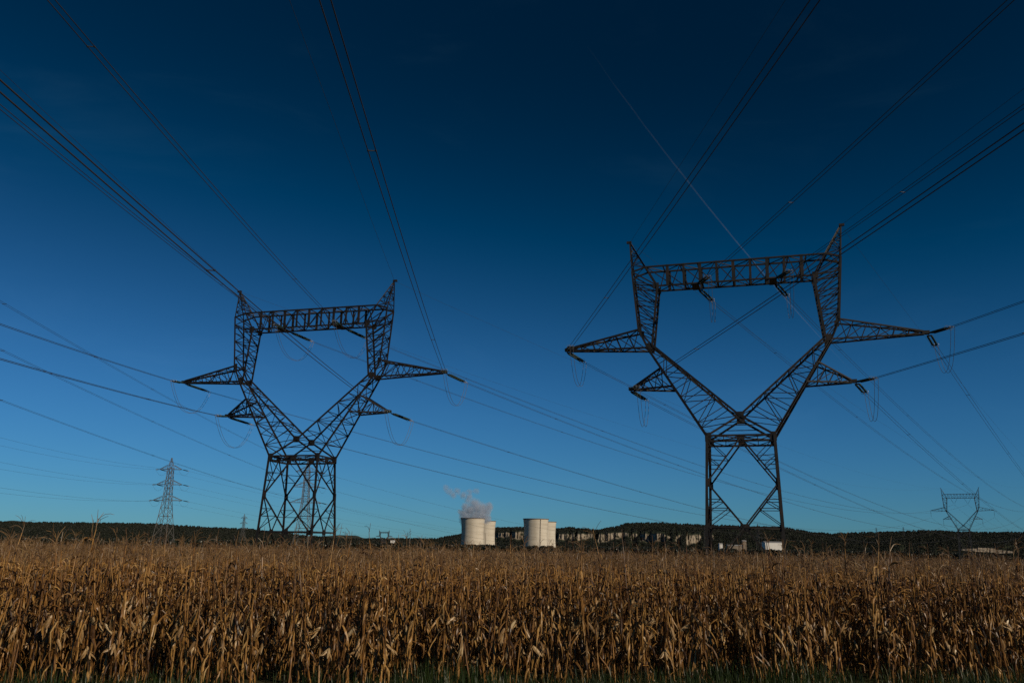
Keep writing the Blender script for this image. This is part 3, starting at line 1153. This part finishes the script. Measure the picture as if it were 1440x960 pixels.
def forest():
    pts, rots, scl, idx = [], [], [], []
    arr = np.array(rows)
    rk = np.array(rock)
    n_ = arr.shape[1]
    for _ in range(80000):
        i = random.randrange(0, len(arr) - 1)
        k = random.randrange(6, 46)
        if rk[i, k] or rk[i, min(k + 1, n_ - 1)] or rk[i, k - 1] or rk[i + 1, k]:
            continue
        a, b = random.random(), random.random()
        p = (arr[i, k] * (1 - a) + arr[i + 1, k] * a) * (1 - b) + arr[i, k + 1] * b
        # leave the cliff faces open: nothing tall just in front of them
        if rk[i].any() and k < 26 and k > 23:
            continue
        pts.append(p)
        rots.append((0, 0, random.uniform(0, 6.28)))
        scl.append(random.uniform(3.5, 7.5))
        idx.append(random.randrange(5))
    scatter('forest', pts, rots, scl, idx, CROWNS, 'dark wooded hillside running along the whole horizon', 'forest')


forest()


def treeline():
    pts, rots, scl, idx = [], [], [], []
    for _ in range(2600):
        px = random.uniform(-150, 1650)
        Y = random.uniform(650, 1500)
        d = ray(px, 765)
        x = d.x / d.y * Y
        dens = NZ(px / 90, Y / 300)
        if dens < -.05:
            continue
        gz = ground_z(x, Y)
        zh = ray(px, 766.5 + (px - 720) * .0171).z
        top = H - .0005 * Y
        s = random.uniform(6, 13)
        s = min(s, max(4, (top - gz) * 1.0))
        pts.append((x, Y, gz))
        rots.append((0, 0, random.uniform(0, 6.28)))
        scl.append(s)
        idx.append(random.randrange(5))
    scatter('undergrowth', pts, rots, scl, idx, CROWNS, 'low dark belt of trees behind the corn field', 'undergrowth')


treeline()

# ------------------------------------------------------------------ buildings behind the corn
M['white_wall'] = simple('white_rendered_wall', [(.3, (.62, .6, .56)), (.7, (.74, .72, .68))], .25, .8, stretch=(1, 1, .3))
M['grey_roof'] = simple('grey_sheet_roof', [(.3, (.2, .2, .2)), (.7, (.28, .28, .28))], .3, .6)
M['dark_opening'] = simple('dark_door', [(.3, (.03, .03, .035)), (.7, (.06, .06, .065))], 1, .4)
M['tan_wall'] = simple('tan_rendered_wall', [(.3, (.15, .12, .09)), (.7, (.24, .19, .14))], .3, .85)


def building(name, label, cat, px, ytop, Y, w, d, mt, base=-9, group=None, rz=0, opening=True):
    p = at(px, ytop, Y)
    t = thing(name, label, cat, (p.x, Y, base), rz, group)
    h = p.z - base
    mb = MB()
    mb.box((0, d / 2, h / 2), (w, d, h))
    mb.build('wall', mt, t)
    mb = MB()
    mb.add([(-w / 2 - .3, -.3, h + .01), (w / 2 + .3, -.3, h + .01), (w / 2 + .3, d + .3, h + .01), (-w / 2 - .3, d + .3, h + .01), (-w / 2 - .3, d / 2, h + 1.2), (w / 2 + .3, d / 2, h + 1.2)],
           [(0, 1, 5, 4), (2, 3, 4, 5), (0, 4, 3), (1, 2, 5), (0, 3, 2, 1)])
    mb.build('roof', M['grey_roof'], t)
    if opening:
        mb = MB()
        mb.box((-w * .22, -.03, h * .45), (w * .16, .12, h * .25))
        mb.build('window', M['dark_opening'], t)
        mb = MB()
        mb.box((w * .2, -.03, h * .25), (w * .2, .12, h * .5))
        mb.build('door', M['dark_opening'], t)
    return t


building('warehouse', 'bright white flat-fronted building behind the corn at the right giant pylon\'s foot', 'building', 1089, 762.5, 900, 19, 14, M['white_wall'], -4.8)
building('shed', 'low pale long shed behind the corn between the right giant pylon\'s legs', 'building', 1034, 767, 1000, 16, 10, M['tan_wall'], -4.8)
building('shed', 'small white shed behind the corn near the right giant pylon\'s left leg', 'building', 1014, 764.5, 1050, 3.6, 6, M['white_wall'], -4.8)
building('silo_tower', 'narrow tan tower-like block behind the corn under the right giant pylon', 'building', 1047, 761, 800, 3.2, 3.2, M['tan_wall'], -4.8, opening=False)
building('house', 'tiny white house on the horizon between left giant pylon and cooling towers', 'building', 552, 759.5, 1700, 8, 8, M['white_wall'], -30)

# ------------------------------------------------------------------ contrail
ZC = 9000


def sky_pt(px, py):
    d = ray(px, py)
    k = ZC / d.z
    return d * k


ca, cb = sky_pt(826, 66), sky_pt(1200, 524)
cc = sky_pt(1058, 366)
mb = MB()
pts, rad = [], []
for i in range(61):
    t = i / 60
    # a gentle bend blown by the wind through the middle point
    p = ca * (2 * (t - .5) * (t - 1)) + cc * (4 * t * (1 - t)) + cb * (2 * t * (t - .5))
    pts.append(p + Vector((NZ(t * 22, 1.) * 14, 0, NZ(t * 17, 5.) * 14)))
    rad.append(16 * (.55 + .45 * math.sin(PI * min(1, t * 1.1 + .02))))
mb.tube(pts, rad, 8, 0, False)
m = bpy.data.materials.new('contrail_vapour')
m.use_nodes = True
nt = m.node_tree
b = nt.nodes['Principled BSDF']
b.inputs['Base Color'].default_value = (.8, .8, .8, 1)
b.inputs['Roughness'].default_value = 1
b.inputs['Specular IOR Level'].default_value = 0
c, n = noise_ramp(nt, .0009, [(.3, (.045, .045, .045)), (.7, (.085, .085, .085))], detail=5)
fd = node(nt, 'ShaderNodeAttribute', attribute_name='thickness')
fm = node(nt, 'ShaderNodeMath', operation='MULTIPLY')
nt.links.new(c, fm.inputs[0])
nt.links.new(fd.outputs['Fac'], fm.inputs[1])
nt.links.new(fm.outputs[0], b.inputs['Alpha'])
o = mb.build('contrail', m, None, True)
fa = o.data.attributes.new('thickness', 'FLOAT', 'POINT')
fa.data.foreach_set('value', [min(1, (i // 8) / 60 * 1.6 + .05) * min(1, (1 - (i // 8) / 60) * 3 + .1) for i in range(61 * 8)])
tag(o, 'thin white aircraft contrail slanting across the deep blue sky', 'contrail')
o.visible_shadow = True


# ------------------------------------------------------------------ corn
def corn_meshes(seed):
    r = random.Random(seed)
    hgt = r.uniform(1.8, 2.06)
    lean = Vector((r.gauss(0, .05), r.gauss(0, .05), 0))
    bow = Vector((r.gauss(0, .05), r.gauss(0, .05), 0))
    axis = lambda t: Vector((0, 0, hgt * t)) + lean * t * hgt + bow * (4 * t * (1 - t))
    st, lf, hk, ts = MB(), MB(), MB(), MB()
    lvl_ = []
    st.tube([axis(i / 9) + Vector((0, 0, -.03 if i == 0 else 0)) for i in range(10)], [.016 - .009 * i / 9 for i in range(10)], 5)
    for i in range(1, 9):
        pass
    plane = r.uniform(0, 2 * PI)
    nl = r.randint(14, 18)

    def blade(mb, p0, az, L, W, rise, droop, twist, vals, segs=7, val=None, kink=None):
        """a dry folded leaf: leaves the stalk, arches and hangs"""
        val = r.random() if val is None else val
        pos = Vector(p0)
        el = rise
        d_az = az
        tw = 0
        ring = []
        kk = kink if kink is not None else r.randint(1, 4)
        for i in range(segs + 1):
            t = i / segs
            w = W * (.55 + .45 * min(1, t * 4)) * (1 - max(0, (t - .45) / .55) ** 1.6) * r.uniform(.7, 1.15) + .004
            dirv = Vector((math.cos(d_az) * math.cos(el), math.sin(d_az) * math.cos(el), math.sin(el)))
            side = Vector((-math.sin(d_az), math.cos(d_az), 0))
            nrm = dirv.cross(side)
            s2 = side * math.cos(tw) + nrm * math.sin(tw)
            n2 = nrm * math.cos(tw) - side * math.sin(tw)
            fold = w * r.uniform(.35, .75)
            ring.append((pos + s2 * w / 2 + n2 * -fold * .5, pos, pos - s2 * w / 2 + n2 * -fold * .5))
            pos = pos + dirv * (L / segs)
            el -= droop / segs * (2.6 if i == kk else .8) + r.gauss(0, .1)
            el = max(el, -1.75)
            d_az += r.gauss(0, .16)
            tw += twist / segs + r.gauss(0, .15)
        o = len(mb.v)
        for a, b_, c_ in ring:
            mb.v += [tuple(a), tuple(b_), tuple(c_)]
        for i in range(segs):
            for q in (0, 1):
                mb.f.append((o + i * 3 + q, o + i * 3 + q + 1, o + i * 3 + q + 4, o + i * 3 + q + 3))
                mb.mi.append(0)
                vals.append(val + (-.05 if q else .05))

    lv, hv, tv = [], [], []
    for i in range(nl):
        t = .05 + .92 * i / nl + r.uniform(-.015, .015)
        az = plane + PI * (i % 2) + r.gauss(0, .6)
        mid = math.sin(PI * min(1, max(.12, t)))
        L = (.24 + .29 * mid) * r.uniform(.7, 1.2)
        W = (.021 + .021 * mid) * r.uniform(.65, 1.25)
        if t > .74:
            rise, droop = r.uniform(.3, 1.1), r.uniform(2.0, 3.6)
        elif r.random() < .85:
            rise, droop = r.uniform(-1.35, -.5), r.uniform(.5, 1.6)
        else:
            rise, droop = r.uniform(-.3, .8), r.uniform(1.6, 3.4)
        blade(lf, axis(t), az, L, W, rise, droop, r.uniform(-2.4, 2.4), lv, 7)
        # sheath hugging the stalk
        blade(lf, axis(t), az, .2 * r.uniform(.7, 1.3), .036, -1.5, .1, r.uniform(-.5, .5), lv, 3)
    # ears
    for e in range(1 if r.random() < .75 else 2):
        t = r.uniform(.4, .56) - e * .08
        az = plane + PI * e + r.gauss(0, .4)
        p = axis(t)
        el = r.choice([r.uniform(.5, 1.1), r.uniform(-1.5, -.9), r.uniform(-1.4, -.6)])
        d = Vector((math.cos(az) * math.cos(el), math.sin(az) * math.cos(el), math.sin(el)))
        L = r.uniform(.2, .26)
        q = p + Vector((math.cos(az), math.sin(az), 0)) * .03
        hk.tube([q + d * (L * k) for k in (0, .15, .4, .65, .85, 1)], [.012, .026, .031, .028, .018, .006], 7)
        hv += [r.random()] * 1
        while len(hv) < len(hk.f):
            hv.append(hv[-1])
        for k in range(4):
            blade(hk, q + d * L * r.uniform(.0, .3), az + r.gauss(0, .5), L * r.uniform(.7, 1.25), .05, el + r.uniform(-.35, .35), r.uniform(-.2, .9), r.uniform(-.8, .8), hv, 4)
    # tassel
    top = axis(1)
    ts.tube([top - Vector((0, 0, .02)), top + Vector((0, 0, .14)) + lean * .2, top + Vector((r.gauss(0, .03), r.gauss(0, .03), .3))], [.006, .005, .003], 4)
    for k in range(r.choice([0, 0, 1, 2, 3, 4, 6])):
        az = r.uniform(0, 2 * PI)
        el = r.uniform(.6, 1.35)
        p = top + Vector((0, 0, r.uniform(.03, .17)))
        pts = [p]
        for j in range(4):
            p = p + Vector((math.cos(az) * math.cos(el), math.sin(az) * math.cos(el), math.sin(el))) * r.uniform(.045, .085)
            pts.append(p)
            el -= r.uniform(.05, .6)
        ts.tube(pts, [.003, .004, .004, .0035, .0025], 3)
    parts = []
    for nm, mb, vals, mt in (('stalk', st, None, 'stalk'), ('leaves', lf, lv, 'leaf'), ('ear', hk, hv, 'husk'), ('tassel', ts, None, 'tassel')):
        me = mb.mesh(nm, M[mt])
        a = me.attributes.new('lv', 'FLOAT', 'FACE')
        base = r.random()
        a.data.foreach_set('value', vals if vals else [base] * len(me.polygons))
        parts.append((nm, me, mb, vals or [base] * len(mb.f), mt))
    return parts


NVAR = 14
VAR = [corn_meshes(100 + i) for i in range(NVAR)]
CORN = []
for parts in VAR:
    mb = MB()
    vals = []
    for mi, (nm, me, q, vv, mt) in enumerate(parts):
        mb.add(q.v, q.f, mi)
        vals += vv
    me = mb.mesh('corn_plant_shape', [M[p[4]] for p in parts])
    a = me.attributes.new('lv', 'FLOAT', 'FACE')
    a.data.foreach_set('value', vals)
    CORN.append(bpy.data.objects.new('corn_plant_shape', me))


def corn():
    pts = []
    rowdir = Vector((1, .14, 0)).normalized()
    rown = Vector((-rowdir.y, rowdir.x, 0))
    o0 = Vector((0, 16.4, 0))
    k = 0
    d = 0.0
    while d < 405:
        c = o0 + rown * d
        half = (c.y + 4) * .74 + 6
        sp = .125 if d < 45 else .36 if d < 90 else .6 if d < 160 else .8
        m = int(half / sp)
        x = -m * sp
        while x <= m * sp:
            p = c + rowdir * (x + random.uniform(-.05, .05)) + rown * random.gauss(0, .05)
            x += sp * random.uniform(.75, 1.3)
            if NZ(p.x * 1.1, p.y * 1.1, 3.) < -.34 or random.random() < .06:
                continue
            p.z = ground_z(p.x, p.y)
            pts.append(p)
        d += .75 if d < 160 else 1.5
    # clear the pylon feet
    return pts


cp = corn()
near, rest = [], []
inview = []
for p in cp:
    a = Vector((p.x, p.y, 1.2 - H))
    ct, st_ = math.cos(PITCH), math.sin(PITCH)
    dep = a.y * ct + a.z * st_
    px = 720 + a.x / dep * F
    inview.append(-5 < px < 1445)
order = sorted(range(len(cp)), key=lambda i: (not inview[i], cp[i].length))
pick = set(order[:300])
LAB = 'dried brown corn plant standing in the nearest rows of the field'
GRP = 'corn plants in the nearest rows'
for i in order[:300]:
    p = cp[i]
    parts = VAR[random.randrange(NVAR)]
    t = thing('corn_plant', LAB, 'corn plant', p, random.uniform(0, 6.28), GRP)
    t.rotation_euler.x, t.rotation_euler.y = random.gauss(0, .05), random.gauss(0, .05)
    s = random.gauss(1, .07)
    t.scale = (s, s, s)
    for nm, me, *_ in parts:
        link(nm, me, t)
pts, rots, scl, idx = [], [], [], []
for i, p in enumerate(cp):
    if i in pick:
        continue
    pts.append(p)
    g = .085 if random.random() < .85 else .22
    rots.append((random.gauss(0, g), random.gauss(0, g), random.uniform(0, 6.28)))
    tall = random.uniform(1.06, 1.24) if random.random() < .06 else 1
    scl.append(random.gauss(1, .065) * tall)
    idx.append(random.randrange(NVAR))
scatter('corn_field', pts, rots, scl, idx, CORN, 'wide field of dried brown corn stretching to the hills', 'corn field')


# verge grass
def grass():
    n = 26000
    v, f, vals = [], [], []
    for _ in range(n):
        x = random.uniform(-16, 16)
        y = 16.2 + .14 * x + random.uniform(-3.2, 1.1)
        dn = NZ(x * .5, y * .5)
        if random.random() > .5 + dn * 2:
            continue
        h = random.uniform(.12, .42) * (1 + .7 * dn)
        w = random.uniform(.004, .009)
        az = random.uniform(0, 6.28)
        ln = random.uniform(.05, .6) * h
        sx, sy = math.cos(az) * w, math.sin(az) * w
        lx, ly = math.cos(az + 1.57) * ln, math.sin(az + 1.57) * ln
        o = len(v)
        v += [(x - sx, y - sy, -.01), (x + sx, y + sy, -.01), (x + sx * .8 + lx * .35, y + sy * .8 + ly * .35, h * .6), (x - sx * .8 + lx * .35, y - sy * .8 + ly * .35, h * .6), (x + lx, y + ly, h)]
        f += [(o, o + 1, o + 2, o + 3), (o + 3, o + 2, o + 4)]
        q = random.random() * (.8 if random.random() < .93 else 1.6)
        vals += [q, q]
    me = bpy.data.meshes.new('grass')
    me.from_pydata(v, [], f)
    me.materials.append(M['grass'])
    a = me.attributes.new('lv', 'FLOAT', 'FACE')
    a.data.foreach_set('value', vals)
    tag(link('grass', me), 'dark green verge grass at the foot of the corn', 'grass', kind='stuff')


grass()

# ------------------------------------------------------------------ light and sky
SUN_AZ, SUN_EL = R(133), R(31)       # azimuth clockwise from +Y
sl = bpy.data.lights.new('sun', 'SUN')
sl.energy = 3.8
sl.angle = R(.5)
sl.color = (1, .84, .63)
so = bpy.data.objects.new('sun', sl)
C.objects.link(so)
sd = Vector((math.sin(SUN_AZ) * math.cos(SUN_EL), math.cos(SUN_AZ) * math.cos(SUN_EL), math.sin(SUN_EL)))
so.rotation_euler = sd.to_track_quat('Z', 'Y').to_euler()
so.location = sd * 200

w = bpy.data.worlds.new('World')
S.world = w
w.use_nodes = True
nt = w.node_tree
bg = nt.nodes['Background']
sky = node(nt, 'ShaderNodeTexSky', sky_type='NISHITA')
sky.sun_disc = False
sky.sun_elevation = SUN_EL
sky.sun_rotation = SUN_AZ
sky.altitude = 1200
sky.air_density = 1.0
sky.dust_density = .3
sky.ozone_density = 3.0
# a polarised sky: darkest on the band at right angles to the sun, least near the hazy horizon
tc = node(nt, 'ShaderNodeTexCoord')
dt = node(nt, 'ShaderNodeVectorMath', operation='DOT_PRODUCT')
nt.links.new(tc.outputs['Generated'], dt.inputs[0])
dt.inputs[1].default_value = sd
c2 = node(nt, 'ShaderNodeMath', operation='POWER')
ab = node(nt, 'ShaderNodeMath', operation='ABSOLUTE')
nt.links.new(dt.outputs['Value'], ab.inputs[0])
nt.links.new(ab.outputs[0], c2.inputs[0])
c2.inputs[1].default_value = 2
n1 = node(nt, 'ShaderNodeMath', operation='SUBTRACT')
n1.inputs[0].default_value = 1
nt.links.new(c2.outputs[0], n1.inputs[1])
n2 = node(nt, 'ShaderNodeMath', operation='ADD')
n2.inputs[0].default_value = 1
nt.links.new(c2.outputs[0], n2.inputs[1])
dv = node(nt, 'ShaderNodeMath', operation='DIVIDE')
nt.links.new(n1.outputs[0], dv.inputs[0])
nt.links.new(n2.outputs[0], dv.inputs[1])
sx = node(nt, 'ShaderNodeSeparateXYZ')
nt.links.new(tc.outputs['Generated'], sx.inputs[0])
mr = node(nt, 'ShaderNodeMapRange', interpolation_type='SMOOTHSTEP')
mr.inputs['From Min'].default_value = 0.0
mr.inputs['From Max'].default_value = .55
mr.inputs['To Min'].default_value = 0
mr.inputs['To Max'].default_value = 1
nt.links.new(sx.outputs['Z'], mr.inputs['Value'])
pm = node(nt, 'ShaderNodeMath', operation='MULTIPLY')
d2 = node(nt, 'ShaderNodeMath', operation='MULTIPLY')
nt.links.new(dv.outputs[0], d2.inputs[0])
d2.inputs[1].default_value = .484
nt.links.new(d2.outputs[0], pm.inputs[0])
nt.links.new(mr.outputs[0], pm.inputs[1])
fl = node(nt, 'ShaderNodeMath', operation='SUBTRACT')
fl.inputs[0].default_value = 1
nt.links.new(pm.outputs[0], fl.inputs[1])
e1 = node(nt, 'ShaderNodeMath', operation='MULTIPLY_ADD')
nt.links.new(mr.outputs[0], e1.inputs[0])
e1.inputs[1].default_value = -.545
e1.inputs[2].default_value = .93
m2_ = node(nt, 'ShaderNodeMapRange', interpolation_type='SMOOTHSTEP')
m2_.inputs['From Max'].default_value = .22
m2_.inputs['To Min'].default_value = .8
m2_.inputs['To Max'].default_value = 1
nt.links.new(sx.outputs['Z'], m2_.inputs['Value'])
e3 = node(nt, 'ShaderNodeMath', operation='MULTIPLY')
nt.links.new(e1.outputs[0], e3.inputs[0])
nt.links.new(m2_.outputs[0], e3.inputs[1])
e2 = node(nt, 'ShaderNodeMath', operation='MULTIPLY')
nt.links.new(e3.outputs[0], e2.inputs[0])
nt.links.new(fl.outputs[0], e2.inputs[1])
ml = node(nt, 'ShaderNodeVectorMath', operation='SCALE')
nt.links.new(sky.outputs[0], ml.inputs[0])
nt.links.new(e2.outputs[0], ml.inputs['Scale'])
tn = node(nt, 'ShaderNodeVectorMath', operation='MULTIPLY')
tn.inputs[1].default_value = (.42, .96, 1.47)
nt.links.new(ml.outputs[0], tn.inputs[0])
ts_ = node(nt, 'ShaderNodeVectorMath', operation='SUBTRACT')
ts_.inputs[1].default_value = (.2, 0, 0)
nt.links.new(tn.outputs[0], ts_.inputs[0])
tn = node(nt, 'ShaderNodeVectorMath', operation='MAXIMUM')
nt.links.new(ts_.outputs[0], tn.inputs[0])
# a breath of high cirrus
mp = node(nt, 'ShaderNodeMapping')
mp.inputs['Scale'].default_value = (2.2, 1.6, 7)
mp.inputs['Rotation'].default_value = (0, .25, .4)
nt.links.new(tc.outputs['Generated'], mp.inputs['Vector'])
ci = node(nt, 'ShaderNodeTexNoise')
ci.inputs['Scale'].default_value = 1.6
ci.inputs['Detail'].default_value = 7
ci.inputs['Roughness'].default_value = .55
ci.inputs['Distortion'].default_value = .6
nt.links.new(mp.outputs[0], ci.inputs['Vector'])
cr_ = node(nt, 'ShaderNodeMapRange', interpolation_type='SMOOTHSTEP')
cr_.inputs['From Min'].default_value = .5
cr_.inputs['From Max'].default_value = .85
cr_.inputs['To Max'].default_value = .42
nt.links.new(ci.outputs['Fac'], cr_.inputs['Value'])
ad = node(nt, 'ShaderNodeVectorMath', operation='MULTIPLY_ADD')
nt.links.new(cr_.outputs[0], ad.inputs[0])
ad.inputs[1].default_value = (.32, .55, .75)
nt.links.new(tn.outputs[0], ad.inputs[2])
nt.links.new(ad.outputs[0], bg.inputs['Color'])
bg.inputs['Strength'].default_value = .05

S.view_settings.view_transform = 'Standard'
S.view_settings.look = 'None'
S.view_settings.gamma = 1
S.view_settings.exposure = -.1
S.render.engine = 'CYCLES'
S.cycles.use_denoising = False
S.cycles.max_bounces = 6
S.cycles.volume_bounces = 3
S.cycles.transparent_max_bounces = 12
S.cycles.volume_step_rate = 1
S.cycles.volume_max_steps = 128
